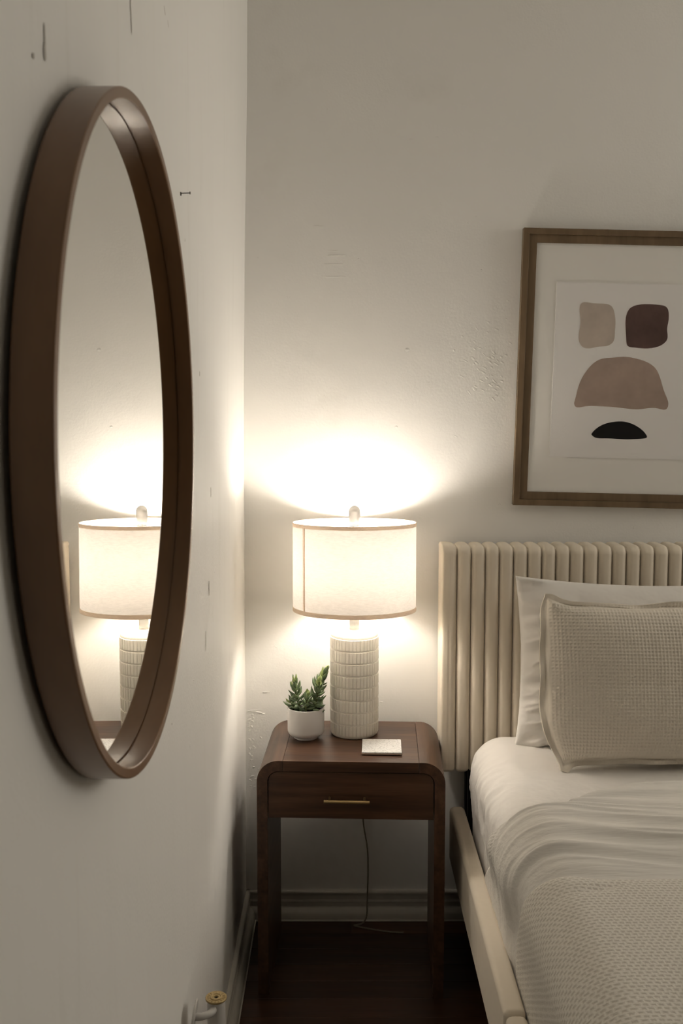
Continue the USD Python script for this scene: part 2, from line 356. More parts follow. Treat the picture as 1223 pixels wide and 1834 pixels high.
for (sy, sz, w, h, an) in ((-1.932, 1.878, .008, .016, .15), (-1.931, 1.892, .004, .024, .1), (-1.969, 1.862, .006, .005, 0), (-1.518, 2.055, .004, .035, .1), (-1.52, 2.085, .004, .04, -.1), (-1.25, 2.165, .006, .016, .8), (-1.22, 2.155, .006, .014, .7), (-.49, 2.42, .008, .014, 0), (-1.07, 1.834, .006, .006, 0), (-.48, 1.649, .010, .006, 0), (-.62, 1.72, .006, .008, 0), (-.9, 1.60, .007, .010, 0), (-.75, 1.35, .006, .02, 0), (-.8, 1.15, .006, .03, 0), (-.86, 1.05, .005, .04, 0)):
    b = blob(0, 0, w, h, .0005, an, 3)
    scuffs.append(trimesh.Trimesh(np.stack([-b.vertices[:, 1] + .0006 + .0022 * float(vnoise(np.array(sy * 2.2), np.array(sz * 1.6), 3)), sy + b.vertices[:, 0], sz + b.vertices[:, 2]], 1), b.faces, process=False))
obj('scuff', join(*scuffs), M['scuff'], '/World/wall_left', smooth=True, kind='stuff')
obj('ceiling', box(-.12, RX + .12, RY - .12, .12, RZ, RZ + .1), M['ceiling'], kind='structure')

fl = thing('floor', kind='structure', label='dark red-brown hardwood strip floor')
obj('subfloor', box(-.12, RX + .12, RY - .12, .12, -.08, -.021), M['subfloor'], fl)
pitch, y = .0805, -.018
while y > RY:
    x = -.0 - rng.uniform(0, .9)
    while x < RX:
        ln = rng.uniform(.9, 1.8)
        x0, x1 = max(x, 0), min(x + ln, RX)
        if x1 - x0 > .03:
            obj('plank', cbox(x0 + .0005, x1 - .0005, max(y - pitch, RY) + .0006, y - .0006, -.02, rng.uniform(-.0008, 0), .0006), M['plank'], fl, smooth=False)
        x += ln
    y -= pitch

prof = [(0, 0), (0, .085), (.009, .085), (.013, .082), (.014, .078), (.012, .073), (.009, .071), (.008, .066), (.008, .058), (.012, .056), (.0135, .053), (.012, .049), (.009, .047), (.009, .037), (.014, .036), (.021, .031), (.026, .023), (.028, .013), (.028, .004), (.031, .003), (.031, 0)]
def base_run(length):
    m = extrude(Polygon(prof), length)      # profile (out, up) along +z
    v = m.vertices.copy()
    return v, m.faces
def put_base(name, to_world, length, label=None):
    v, f = base_run(length)
    m = trimesh.Trimesh(to_world(v), f, process=False); outward(m)
    obj(name, m, M['trim'], kind='structure', smooth=40, label=label)
put_base('baseboard_back', lambda v: np.stack([v[:, 2] - .002, -v[:, 0] + .001, v[:, 1]], 1), RX, 'moulded white baseboard under the back wall')
put_base('baseboard_left', lambda v: np.stack([v[:, 0] - .003, -v[:, 2], v[:, 1]], 1), -RY, 'moulded white baseboard along the mirror wall')
put_base('baseboard_right', lambda v: np.stack([RX - v[:, 0], -v[:, 2], v[:, 1]], 1), -RY)
put_base('baseboard_front', lambda v: np.stack([v[:, 2], RY + v[:, 0], v[:, 1]], 1), RX)

# ------------------------------------------------------------------ bed
BX0, BX1 = .593, 2.193                 # outer faces of the side rails
bed = thing('bed', 'cream velvet upholstered bed frame with a channel-tufted headboard', 'bed', (1.393, -1.0, 0))
HX0, HX1, HZ0, HZ1, HY = .561, 2.225, .497, 1.137, -.113
obj('headboard_panel', rbox(HX0 + .002, HX1 - .002, HY, -.018, HZ0 + .004, HZ1 - .002, .012), M['velvet'], bed, True)
def channel(xa, xb, left_end=False, right_end=False):
    nu, R = 17, .020
    u = np.linspace(-1, 1, nu)
    b = .013 * (1 - np.abs(u) ** 3.2) ** .8
    if left_end: b = np.where(u < 0, .014 * (1 - np.abs(u) ** 7) ** .5, b)
    if right_end: b = np.where(u > 0, .014 * (1 - np.abs(u) ** 7) ** .5, b)
    zs = list(np.linspace(HZ0 + .006, HZ1 - R, 14))
    path = [(HY + .012, HZ0 + .0005, -.3, -1), (HY + .004, HZ0 + .001, -.75, -.66)] + [(HY, z, -1, 0) for z in zs]
    for a in np.linspace(0, PI / 2, 9)[1:]:
        path.append((HY + R - R * math.cos(a), HZ1 - R + R * math.sin(a) - .004 * math.sin(a), -math.cos(a), math.sin(a)))
    path.append((-.03, HZ1 - .004, 0, 1))
    P = np.array(path)
    k = np.ones(len(P)); k[0] = .25; k[1] = .7; k[-9:] = np.linspace(1.0, .6, 9)
    G = np.stack([np.repeat(((xa + xb) / 2 + u * (xb - xa) / 2)[:, None], len(P), 1),
                  P[None, :, 0] + b[:, None] * k * P[None, :, 2], P[None, :, 1] + b[:, None] * k * P[None, :, 3]], -1)
    nu, nv = G.shape[:2]
    v = np.vstack([G.reshape(-1, 3), np.stack([G[..., 0], np.full((nu, nv), -.04), np.clip(G[..., 2], HZ0 + .002, HZ1 - .006)], -1).reshape(-1, 3)])
    idx = np.arange(nu * nv).reshape(nu, nv); kk = nu * nv
    loop = np.r_[idx[0, :], idx[1:, -1], idx[-1, -2::-1], idx[-2:0:-1, 0]]; l2 = np.roll(loop, -1)
    f = np.vstack([grid_faces(nu, nv), grid_faces(nu, nv, True) + kk, np.stack([loop, l2 + kk, loop + kk], 1), np.stack([loop, l2, l2 + kk], 1)])
    m = trimesh.Trimesh(v, f, process=False); outward(m)
    return m
edges = [HX0, .6057]
while edges[-1] < HX1 - .06: edges.append(edges[-1] + .0394)
edges[-1] = HX1
for i in range(len(edges) - 1):
    obj('channel', channel(edges[i], edges[i + 1], i == 0, i == len(edges) - 2), M['velvet'], bed, True, smooth=50)
obj('leg', rbox(.645, .70, -.105, -.075, 0, .51, .006), M['black'], bed, True, label='black headboard leg')
obj('leg', rbox(2.086, 2.141, -.105, -.075, 0, .51, .006), M['black'], bed, True, label='black headboard leg')
obj('lower_panel', box(.641, 2.145, -.07, -.045, .03, .505), M['black'], bed, True, label='black fabric panel under the headboard')
def rail(x0, x1, y0, y1): return rbox(x0, x1, y0, y1, .222, .381, .013)
obj('side_rail', rail(BX0, BX0 + .044, -1.083, -.088), M['velvet'], bed, True)
obj('side_rail', rail(BX0 + .001, BX0 + .043, -2.15, -1.086), M['velvet'], bed, True)
obj('side_rail', rail(BX1 - .044, BX1, -1.083, -.088), M['velvet'], bed, True)
obj('side_rail', rail(BX1 - .043, BX1 - .001, -2.15, -1.086), M['velvet'], bed, True)
obj('foot_rail', rail(BX0 + .044, BX1 - .044, -2.15, -2.106), M['velvet'], bed, True)
for lx in (BX0 + .05, BX1 - .11):
    for ly in (-1.12, -2.12): obj('leg', rbox(lx, lx + .06, ly, ly + .06, 0, .24, .005), M['black'], bed, True, label='black block leg')
for k in range(14):
    yy = -.2 - k * .14
    obj('slat', box(BX0 + .046, BX1 - .046, yy - .07, yy, .275, .297), M['black'], bed, True)

# ------------------------------------------------------------------ mattress, sheets, blanket
MX0, MX1, MZ0, MZ1, MR = .648, 2.138, .298, .620, .085
MY0, MY1 = -2.095, -.14
side_len = MZ1 - MR - MZ0
arc = PI / 2 * MR
flat = MX1 - MX0 - 2 * MR
LTOT = 2 * (side_len + arc) + flat
def cross(s, off):
    """Point (x, z) and normal on the mattress outline, s metres from the lower left."""
    s = np.asarray(s, float); x = np.zeros_like(s); z = np.zeros_like(s); nx = np.zeros_like(s); nz = np.zeros_like(s)
    half = s > LTOT / 2
    t = np.where(half, LTOT - s, s)
    a = np.clip((t - side_len) / MR, 0, PI / 2)
    x = np.where(t < side_len, MX0, MX0 + MR - MR * np.cos(a)) + np.maximum(t - side_len - arc, 0)
    z = np.where(t < side_len, MZ0 + t, MZ1 - MR + MR * np.sin(a))
    nx = -np.cos(a); nz = np.sin(a)
    x = x + nx * off; z = z + nz * off
    x = np.where(half, MX0 + MX1 - x, x); nx = np.where(half, -nx, nx)
    return x, z, nx, nz
def s_samples(d_edge, d_flat, send):
    e = side_len + arc
    s = np.r_[np.arange(0, e + .12, d_edge), np.arange(e + .12, min(send, .95), d_flat), np.arange(max(min(send, .95), 0), send - .12, d_flat * 3)]
    return np.unique(np.r_[s[s < send], send])

# fitted-sheet mattress: closed rounded slab with drawn satin folds near the head corner
def mattress_mesh():
    s = np.r_[np.linspace(0, side_len + arc + .1, 70), np.linspace(side_len + arc + .1, LTOT, 60)[1:]]
    yy = np.r_[np.linspace(0, 1, 26) ** 1.0 * -.09 + MY1, np.linspace(MY1 - .09, -.95, 130)[1:], np.linspace(-.95, MY0, 24)[1:]]
    S, Y = np.meshgrid(s, yy, indexing='ij')
    d = MY1 - Y
    Re = .07
    ins = np.where(d < Re, Re - np.sqrt(np.maximum(Re ** 2 - (Re - d) ** 2, 0)), 0)
    d2 = Y - MY0
    ins = np.maximum(ins, np.where(d2 < Re, Re - np.sqrt(np.maximum(Re ** 2 - (Re - d2) ** 2, 0)), 0))
    x, z, nx, nz = cross(S, 0)
    near = np.exp(-((S - side_len * .9) / .11) ** 2) * np.clip((MY1 - Y) / .1, 0, 1)
    fold = 1 - 4 * np.abs(vnoise(S * 4 + Y * 6, Y * 17 - S * 12, 21, 2))
    fold2 = 1 - 4 * np.abs(vnoise(S * 9 - Y * 5, Y * 30 + S * 9, 23, 1))
    disp = near * (.013 * fold + .006 * fold2) + .004 * vnoise(S * 4, Y * 6, 5, 3) + .002 * vnoise(S * 14, Y * 9, 8, 2)
    disp = disp * np.clip((Y + .66) / .16, .1, 1)
    off = disp - ins * .75
    x = x + nx * off; z = np.maximum(z + nz * off, MZ0)
    G = np.stack([x, Y, z], -1)
    nu, nv = G.shape[:2]
    v = G.reshape(-1, 3); idx = np.arange(nu * nv).reshape(nu, nv)
    f = [grid_faces(nu, nv)]
    loop = np.r_[idx[0, :], idx[1:, -1], idx[-1, -2::-1], idx[-2:0:-1, 0]]; l2 = np.roll(loop, -1)
    # end caps and underside: fan each end onto its own centre, close the bottom by joining s=0 with s=end
    vv = [v]; extra = []
    for col in (0, nv - 1):
        c = G[:, col].mean(0); c[1] = G[0, col, 1]; ci = nu * nv + len(extra)
        extra.append(c)
        e = idx[:, col]
        f.append(np.stack([np.full(nu, ci), np.roll(e, -1), e], 1) if col == 0 else np.stack([np.full(nu, ci), e, np.roll(e, -1)], 1))
    a, b = idx[0], idx[-1]
    f.append(np.vstack([np.stack([a[:-1], a[1:], b[1:]], 1), np.stack([a[:-1], b[1:], b[:-1]], 1)]))
    m = trimesh.Trimesh(np.vstack([v, extra]), np.vstack(f), process=False); outward(m)
    return m
mt = thing('mattress', 'mattress in a white fitted sheet, bare at the head of the bed below the pillows', 'mattress', (1.393, -1.0, MZ0))
obj('fitted_sheet', mattress_mesh(), M['linen'], mt, True, smooth=True)

e0 = side_len + arc
HEM_S = [0, .05, .11, .18, side_len, side_len + arc * .55, e0 + .02, e0 + .10, e0 + .30, e0 + .45, LTOT - e0, LTOT]
HEM_Y = [-.43, -.47, -.535, -.635, -.68, -.752, -.748, -.690, -.625, -.60, -.60, -.40]
from scipy.interpolate import PchipInterpolator
hem1 = PchipInterpolator(HEM_S, HEM_Y)
hem2 = PchipInterpolator([0, .12, .2, side_len, e0, e0 + .06, e0 + .35, LTOT - e0, LTOT], [-.938, -.935, -.975, -1.0, -1.05, -1.062, -1.052, -1.05, -.94])
def cloth(name, label, cat, material, off0, y_start, y_end, ny, disp, th, smin=0.035, d_edge=.006, d_flat=.008, power=1.0, roll_end=False, hem_min=.25):
    s = s_samples(d_edge, d_flat, LTOT - smin); s = s[s >= smin]
    w = np.linspace(0, 1, ny) ** power
    S = s[:, None] + 0 * w[None]
    Y = y_start(s)[:, None] * (1 - w) + (y_end(s) if callable(y_end) else y_end) * w
    hem = np.clip((y_start(s)[:, None] - Y) / .03, 0, 1)
    off = off0 * (hem_min + (1 - hem_min) * np.sqrt(hem)) + disp(S, Y) * hem
    if roll_end:                                     # the end that runs under the blanket lies flat
        tt = np.clip((Y - hem2(S) - .004) / .09, 0, 1); off = .0085 + (off - .0085) * tt * tt * (3 - 2 * tt)
    sf = np.clip((np.minimum(S, LTOT - S) - .085) / (e0 - .06), 0, 1); sf = .45 + .55 * sf * sf * (3 - 2 * sf)
    x, z, nx, nz = cross(S, off * sf)
    G = np.stack([x, Y, z], -1)
    N = np.stack([nx, 0 * nx, nz], -1)
    m = shell(G[:, ::-1][:, ::-1], N, th)
    outward(m)
    uv = np.stack([S, Y], -1).reshape(-1, 2)
    t = thing(name, label, cat, (1.393, -1.3, MZ1))
    return t, m, np.vstack([uv, uv])
def top_disp(S, Y):
    side = np.clip((S - side_len * .4) / .16, .30, 1)
    d = (hem1(S) - Y)
    warp = .9 * vnoise(S * 1.3, Y * 3, 41, 2) + .10 * S
    r1 = np.abs(vnoise(S * .9 + 4, Y * 11 + warp * 2, 33, 2)) * 4
    r2 = np.abs(vnoise(S * 1.7, Y * 24 + warp * 5, 35, 2)) * 4
    lip = .0 * np.exp(-((Y - hem2(S) - .03) / .035) ** 2)
    puff = .005 * np.exp(-((d - .06) / .045) ** 2)
    r3 = np.abs(vnoise(S * 2.3 + 9, Y * 40 + warp * 8, 37, 1)) * 4
    return side * (.016 * (1 - np.clip(r1, 0, 1.3)) + .004 * (1 - np.clip(r3, 0, 1.2)) + .010 * (1 - np.clip(r2, 0, 1.4)) + puff) + lip + .003
t, m, uv = cloth('top_sheet', 'creased white top sheet folded back above the woven blanket', 'sheet', M['top_linen'], .024, hem1, lambda s: hem2(s)[:, None] - .06, 200, top_disp, .008, smin=.03, roll_end=True)
obj('folded_sheet', m, M['top_linen'], t, True, smooth=True, uv=uv)
def hem3(s):
    return hem2(s)
def blanket_disp(S, Y):
    d = hem2(S) - Y
    crease = -.007 * np.exp(-(((S - e0 - .02) * .5 + (d - .05)) / .012) ** 2) * np.exp(-((S - e0 - .03) / .06) ** 2)
    return .006 * vnoise(S * 3, Y * 3, 51, 2) + crease
t, m, uv = cloth('blanket', 'oatmeal woven blanket with a dashed open weave spread over the bed', 'blanket', M['blanket'], .021, hem3, -2.115, 150, blanket_disp, .009, smin=.032, hem_min=.72)
obj('woven_cloth', m, M['blanket'], t, True, smooth=True, uv=uv)

# ------------------------------------------------------------------ pillows
def pillow(w, h, T, nu, nv, ex, ez, fl=0.0, p=2.4, q=.55, relief=None, wr=None):
    u = np.linspace(-1, 1, nu)[:, None]; v = np.linspace(-1, 1, nv)[None, :]
    fu, fv = 1 - 2 * fl / w, 1 - 2 * fl / h
    ui, vi = np.clip(np.abs(u) / fu, 0, 1), np.clip(np.abs(v) / fv, 0, 1)
    th = T / 2 * np.maximum((1 - ui ** p) * (1 - vi ** p), 0) ** q
    x = u * w / 2 * (1 - ex * (1 - v ** 2)); z = v * h / 2 * (1 - ez * (1 - u ** 2))
    base = .004
    front = np.stack(np.broadcast_arrays(x, -th - base, z), -1).copy(); back = np.stack(np.broadcast_arrays(x, th + base, z), -1).copy()
    if wr is not None:
        d = wr(u + 0 * v, v + 0 * u)
        front[..., 1] -= d
        back[..., 1] -= d * (th < 1e-4)          # the flat flange ripples through both layers
    if relief is not None:
        front[..., 1] += relief(front[..., 0], front[..., 2])
    V = np.vstack([front.reshape(-1, 3), back.reshape(-1, 3)])
    idx = np.arange(nu * nv).reshape(nu, nv); k = nu * nv
    loop = np.r_[idx[0, :], idx[1:, -1], idx[-1, -2::-1], idx[-2:0:-1, 0]]; l2 = np.roll(loop, -1)
    f = np.vstack([grid_faces(nu, nv), grid_faces(nu, nv, True) + k, np.stack([loop, l2 + k, loop + k], 1), np.stack([loop, l2, l2 + k], 1)])
    m = trimesh.Trimesh(V, f, process=False)
    outward(m)
    return m
def lean(m, ax, az, loc):
    m.apply_transform(trimesh.transformations.rotation_matrix(math.radians(az), (0, 1, 0)))
    m.apply_transform(trimesh.transformations.rotation_matrix(math.radians(ax), (1, 0, 0)))
    m.apply_translation(loc)
    return m
def wr_white(u, v):
    edge = np.exp(-((np.abs(u) - .86) / .16) ** 2)
    fold = 1 - 4 * np.abs(vnoise(u * 2.5 + v * 1.5, v * 5.5 - u * 2.5, 61, 2))
    return .015 * edge * fold + .008 * vnoise(u * 4 + v * 2, v * 4, 62, 3)
pw = pillow(.71, .465, .145, 190, 140, .045, .09, p=2.6, q=.62, wr=wr_white)
lean(pw, -9, 1.0, (1.108, -.222, .833))
t = thing('pillow', 'large smooth white pillow leaning on the headboard, behind the waffle pillow', 'pillow', (1.105, -.25, .615))
obj('pillow_cover', pw, M['linen'], t, True, smooth=True)
cell = .0088
def waffle(x, z):
    a = np.abs(np.sin(PI * x / cell)); b = np.abs(np.sin(PI * z / cell))
    inside = np.clip((.318 - np.abs(x)) / .006, 0, 1) * np.clip((.200 - np.abs(z)) / .006, 0, 1)
    return .0030 * np.minimum(a, b) ** 1.2 * inside
def wr_waffle(u, v):
    fl = np.clip((np.abs(u) - .93) / .04, 0, 1); fv = np.clip((np.abs(v) - .90) / .05, 0, 1)
    f = np.maximum(fl, fv)
    return f * (.008 * np.sin(u * 7 + v * 5 + 1) + .006 * np.sin(u * 17 - v * 11)) + .010 * vnoise(u * 2, v * 2, 71, 3)
W_W, W_H = .66, .43
wp = pillow(W_W, W_H, .155, 375, 245, -.035, .06, fl=.015, p=2.8, q=.5, relief=waffle, wr=wr_waffle)
wu, wv = wp.vertices[:, 0] / (W_W / 2), wp.vertices[:, 2] / (W_H / 2)
low = np.exp(-((wu + 1) / .16) ** 2 - ((wv + 1) / .30) ** 2)            # the lower left corner is tucked in, its tip hangs down
wp.vertices[:, 0] += .034 * low; wp.vertices[:, 2] -= .012 * np.exp(-((wu + .93) / .07) ** 2 - ((wv + 1) / .10) ** 2)
ear = np.exp(-((wu + .93) / .09) ** 2 - ((wv - 1) / .13) ** 2)
wp.vertices[:, 2] += .009 * ear; wp.vertices[:, 1] -= .010 * ear; wp.vertices[:, 0] += .008 * np.exp(-((wu + 1) / .06) ** 2 - ((wv - 1) / .10) ** 2)
top = np.clip((wv - .80) / .18, 0, 1)
wp.vertices[:, 2] += top * (-.011 * np.exp(-((wu + .50) / .28) ** 2) + .004 * np.sin(wu * 11 + 1))
lean(wp, -14, .6, (1.128, -.395, .831))
t = thing('pillow', 'beige waffle-weave pillow with a flat flanged edge, in front of the white pillow', 'pillow', (1.125, -.40, .615))
obj('pillow_cover', wp, M['waffle'], t, True, smooth=True)

# ------------------------------------------------------------------ nightstand
NS = thing('nightstand', 'dark walnut waterfall nightstand with rounded shoulders and one drawer', 'nightstand', (.3124, -.247, 0), -2.3)
NW, ND, NH, NT, NR = .482, .332, .629, .0275, .056
def quarter(cx, cz, r, a0, a1, n=16):
    return [(cx + r * math.cos(a), cz + r * math.sin(a)) for a in np.linspace(a0, a1, n)]
seam = .067
hx = NW / 2
left = [(-hx, 0)] + quarter(-hx + NR, NH - NR, NR, PI, PI / 2) + [(-hx + seam - .0004, NH), (-hx + seam - .0004, NH - NT)] + quarter(-hx + NR, NH - NR, NR - NT, PI / 2, PI) + [(-hx + NT, 0)]
def xz_extrude(pts, y0, y1):
    m = extrude(Polygon(pts), y1 - y0)
    v = m.vertices
    m = trimesh.Trimesh(np.stack([v[:, 0], y0 + v[:, 2], v[:, 1]], 1), m.faces, process=False); outward(m)
    return m
side = xz_extrude(left, -ND / 2, ND / 2)
mirrored = side.copy(); mirrored.vertices = mirrored.vertices * [-1, 1, 1]; outward(mirrored)
obj('side_panel', side, M['walnut_y'], NS)
obj('side_panel', mirrored, M['walnut_y'], NS)
obj('top_panel', xz_extrude([(-hx + seam + .0004, NH - NT), (hx - seam - .0004, NH - NT), (hx - seam - .0004, NH - .0002), (-hx + seam + .0004, NH - .0002)], -ND / 2, ND / 2), M['walnut_x'], NS)
ZD = .478
obj('drawer_box', box(-hx + NT + .003, hx - NT - .003, -ND / 2 + .022, ND / 2 - .005, ZD + .004, NH - NT - .012), M['walnut_x'], NS)
ri = NR - NT - .002
dp = [(-hx + NT + .002, ZD), ] + quarter(-hx + NR, NH - NR, ri, PI, PI / 2) + quarter(hx - NR, NH - NR, ri, PI / 2, 0) + [(hx - NT - .002, ZD)]
dr = obj('drawer', xz_extrude(dp, -ND / 2 + .003, -ND / 2 + .021), M['walnut_x'], NS)
hz, hy = .533, -ND / 2 - .024
hc = -.0095
obj('handle', join(tube([(hc - .058, hy, hz), (hc - .02, hy, hz), (hc + .02, hy, hz), (hc + .058, hy, hz)], .0046, 16), tube([(hc - .045, hy, hz), (hc - .045, -ND / 2 + .0, hz), (hc - .045, -ND / 2 + .005, hz)], .0035, 10), tube([(hc + .045, hy, hz), (hc + .045, -ND / 2, hz), (hc + .045, -ND / 2 + .005, hz)], .0035, 10)), M['brass'], dr, label='slim brass bar handle')

# ------------------------------------------------------------------ table lamp
LX, LY, LZ = .3175, -.183, NH
LAMP = thing('table_lamp', 'lit table lamp with a ribbed cream ceramic base and a linen drum shade', 'lamp', (LX, LY, LZ))
nrow, ntile, rb = 8, 42, .0668
zb0, zb1 = .006, .276
def base_body():
    rows = []
    for k in range(nrow):
        a, b = zb0 + (zb1 - zb0) * k / nrow, zb0 + (zb1 - zb0) * (k + 1) / nrow
        for t, g in ((0, 0), (.0014, 0), (.0028, 1), (.005, 1.1)): rows.append((a + t, g))
        rows.append(((a + b) / 2, 1.15))
        for t, g in ((.005, 1.1), (.0028, 1), (.0014, 0)): rows.append((b - t, g))
    rows.append((zb1, 0))
    ang = []
    for k in range(ntile):
        a0, w = 2 * PI * k / ntile, 2 * PI / ntile
        for t, g in ((0, .2), (.04, .3), (.09, .85), (.2, 1), (.5, 1.05), (.8, 1), (.91, .85), (.96, .3)): ang.append((a0 + w * t, g))
    ang = np.array(ang); rows = np.array(rows)
    r = rb - .0024 + .0024 * np.minimum(rows[None, :, 1], ang[:, None, 1])
    # plain foot below and plain shoulder with a raised inner lip above
    foot = [(0, 0), (.058, 0), (.0625, .0015), (.0645, .0045)]
    head = [(.0645, .2775), (.0635, .282), (.060, .2855), (.0555, .2870), (.0545, .2862), (.0535, .2866), (.0525, .2895), (.050, .2905), (.014, .291), (0, .291)]
    n = len(ang)
    R = np.hstack([np.repeat([[p[0] for p in foot]], n, 0), r, np.repeat([[p[0] for p in head]], n, 0)])
    Z = np.r_[[p[1] for p in foot], rows[:, 0], [p[1] for p in head]]
    v = np.stack([R * np.cos(ang[:, :1]), R * np.sin(ang[:, :1]), np.repeat(Z[None], n, 0)], -1)
    m = trimesh.Trimesh(v.reshape(-1, 3), grid_faces(n, len(Z), wrap_u=True), process=False); outward(m)
    return m
obj('base', base_body(), M['ceramic'], LAMP, smooth=45)
obj('neck', lathe([(0, .289), (.0125, .289), (.0132, .2905), (.0132, .352), (.0125, .354), (0, .354)], 32), M['neck'], LAMP)
obj('socket', lathe([(0, .352), (.016, .352), (.017, .356), (.017, .425), (.015, .43), (0, .43)], 32), M['white_metal'], LAMP)
ZBULB = .495
bulbp = [(.0, .430), (.013, .430), (.0135, .445)] + [(.036 * math.sin(a), ZBULB - .036 * math.cos(a)) for a in np.linspace(.5, PI, 18)]
obj('bulb', lathe(bulbp, 32), M['bulb'], LAMP, smooth=True, label='glowing frosted bulb')
SR, S0, S1 = .168, .3475, .5865            # shade radius, bottom, top above the table
TILT = math.radians(-2.6)
def tilt(m):
    c = np.array([0, 0, (S0 + S1) / 2])
    m.apply_transform(trimesh.transformations.rotation_matrix(TILT, (1, 0, 0), c))
    return m
def ring(r0, r1, z0, z1, seg=96, b=.0004):
    return lathe([(r0, z0), (r1 - b, z0), (r1, z0 + b), (r1, z1 - b), (r1 - b, z1), (r0, z1), (r0, z0)], seg)
sh = obj('shade', tilt(ring(SR - .0012, SR, S0, S1)), M['shade'], LAMP)
obj('trim_tape', tilt(ring(SR + .0001, SR + .001, S1 - .0095, S1 + .0006)), M['shade_tape'], sh)
obj('trim_tape', tilt(ring(SR + .0001, SR + .001, S0 - .0006, S0 + .011)), M['shade_tape'], sh)
def seam_strip(a0, a1):
    a = np.linspace(a0, a1, 6); z = [S0 + .009, S1 - .009]
    pts = [[(r * math.cos(t), r * math.sin(t), zz) for zz in z] for r in (SR + .0002, SR + .0012) for t in a]
    o = np.array(pts); n = len(a)
    m = trimesh.Trimesh(np.vstack([o[:n].reshape(-1, 3), o[n:].reshape(-1, 3)])).convex_hull
    return m
sa = PI + math.acos(.795)
obj('seam', tilt(seam_strip(sa - .023, sa + .023)), M['shade_tape'], sh)
fit_ = [tube([(0.014 * math.cos(a), .014 * math.sin(a), S1 - .012), (.09 * math.cos(a), .09 * math.sin(a), S1 - .009), ((SR - .002) * math.cos(a), (SR - .002) * math.sin(a), S1 - .004)], .0016, 8) for a in (.35, .35 + 2 * PI / 3, .35 + 4 * PI / 3)]
fit_.append(ring(.006, .016, S1 - .0135, S1 - .0105, 32))
obj('spider_fitter', tilt(join(*fit_)), M['white_metal'], sh)
hp = spline([(0.0, .0, .575), (-.03, 0, .568), (-.042, 0, .53), (-.04, 0, .47), (-.028, 0, .425), (-.014, 0, .42)], 30)
hp2 = hp * [-1, 1, 1]
obj('harp', join(tube(hp, .0016, 8), tube(hp2, .0016, 8)), M['white_metal'], LAMP)
obj('finial', lathe([(0, .578), (.011, .578), (.0125, .5795), (.0125, .583), (.0135, .585), (.0152, .589), (.0155, .600), (.0155, .617)] + [(.0155 * math.cos(a), .617 + .0155 * math.sin(a)) for a in np.linspace(.15, PI / 2, 9)], 40), M['acrylic'], LAMP, smooth=40, label='clear acrylic finial')
cord = spline([(.3462, -.068, .62), (.3465, -.040, .50), (.346, -.031, .36), (.3475, -.030, .298), (.357, -.033, .24), (.3605, -.036, .19), (.3595, -.040, .11), (.358, -.042, .05), (.352, -.046, .012), (.338, -.052, .0035), (.318, -.058, .003), (.335, -.066, .0028), (.38, -.082, .0028), (.43, -.095, .0028), (.463, -.098, .0028)], 120)
cord_in = spline([(LX, LY + .060, LZ + .004), (LX + .003, LY + .085, LZ + .003), (LX + .022, LY + .108, LZ + .003), (.3455, -.066, LZ + .0005), (.3462, -.064, .612)], 30)
obj('power_cord', tube(cord - np.array([LX, LY, LZ]), .0022, 8), M['cord'], LAMP, label='thin clear cord hanging behind the nightstand')
obj('power_cord', tube(cord_in - np.array([LX, LY, LZ]), .0022, 8), M['cord'], LAMP)

# ------------------------------------------------------------------ succulent
PX, PY = .185, -.222
PL = thing('potted_succulent', 'small green branching succulent in a matte white round-bottomed pot', 'plant', (PX, PY, NH))
pp = [(0, 0), (.031, 0), (.033, .0012), (.0335, .006)] + [(.0335 + .0165 * math.sin(a), .0245 - .0175 * math.cos(a)) for a in np.linspace(.25, PI / 2, 10)] + [(.0502, .05), (.0502, .0835), (.0498, .0855), (.0484, .0862), (.0472, .0855), (.0466, .083), (.0462, .07), (0, .069)]
obj('pot', lathe(pp, 72), M['pot'], PL, smooth=50)
sg = np.linspace(0, 2 * PI, 40, endpoint=False)
so = lathe([(0, .066), (.0455, .066), (.0455, .074), (.03, .0775), (0, .0785)], 40)
so.vertices[:, 2] += .0025 * (meshkit.noise(so.vertices * 170, 3) - .5) * (so.vertices[:, 2] > .07)
obj('soil', so, M['soil'], PL, smooth=True, kind='stuff')
def leaf_mesh(L, w, curve):
    t = np.linspace(0, 1, 8); seg = 8
    wid = w * np.array([.40, .62, .85, 1.0, 1.0, .80, .45, .02]) / 2
    thk = wid * np.array([.8, .7, .62, .58, .55, .55, .6, 1])
    a = np.linspace(0, 2 * PI, seg, endpoint=False)
    V = []
    for k in range(8):
        x = L * t[k] * math.cos(curve * t[k] * .6); z = L * t[k] * math.sin(curve * t[k])
        for q in a:
            V.append((x - thk[k] * math.sin(q) * math.sin(curve * t[k]), wid[k] * math.cos(q), z + thk[k] * (math.sin(q) if math.sin(q) < 0 else .35 * math.sin(q))))
    V = np.array(V).reshape(8, seg, 3).transpose(1, 0, 2).reshape(-1, 3)
    f = grid_faces(seg, 8, wrap_u=True)
    V = np.vstack([V, [0, 0, 0]])
    caps = [(seg * 8, (i * 8), ((i + 1) % seg) * 8) for i in range(seg)]
    m = trimesh.Trimesh(V, np.vstack([f, np.array(caps)[:, ::-1]]), process=False); outward(m)
    return m
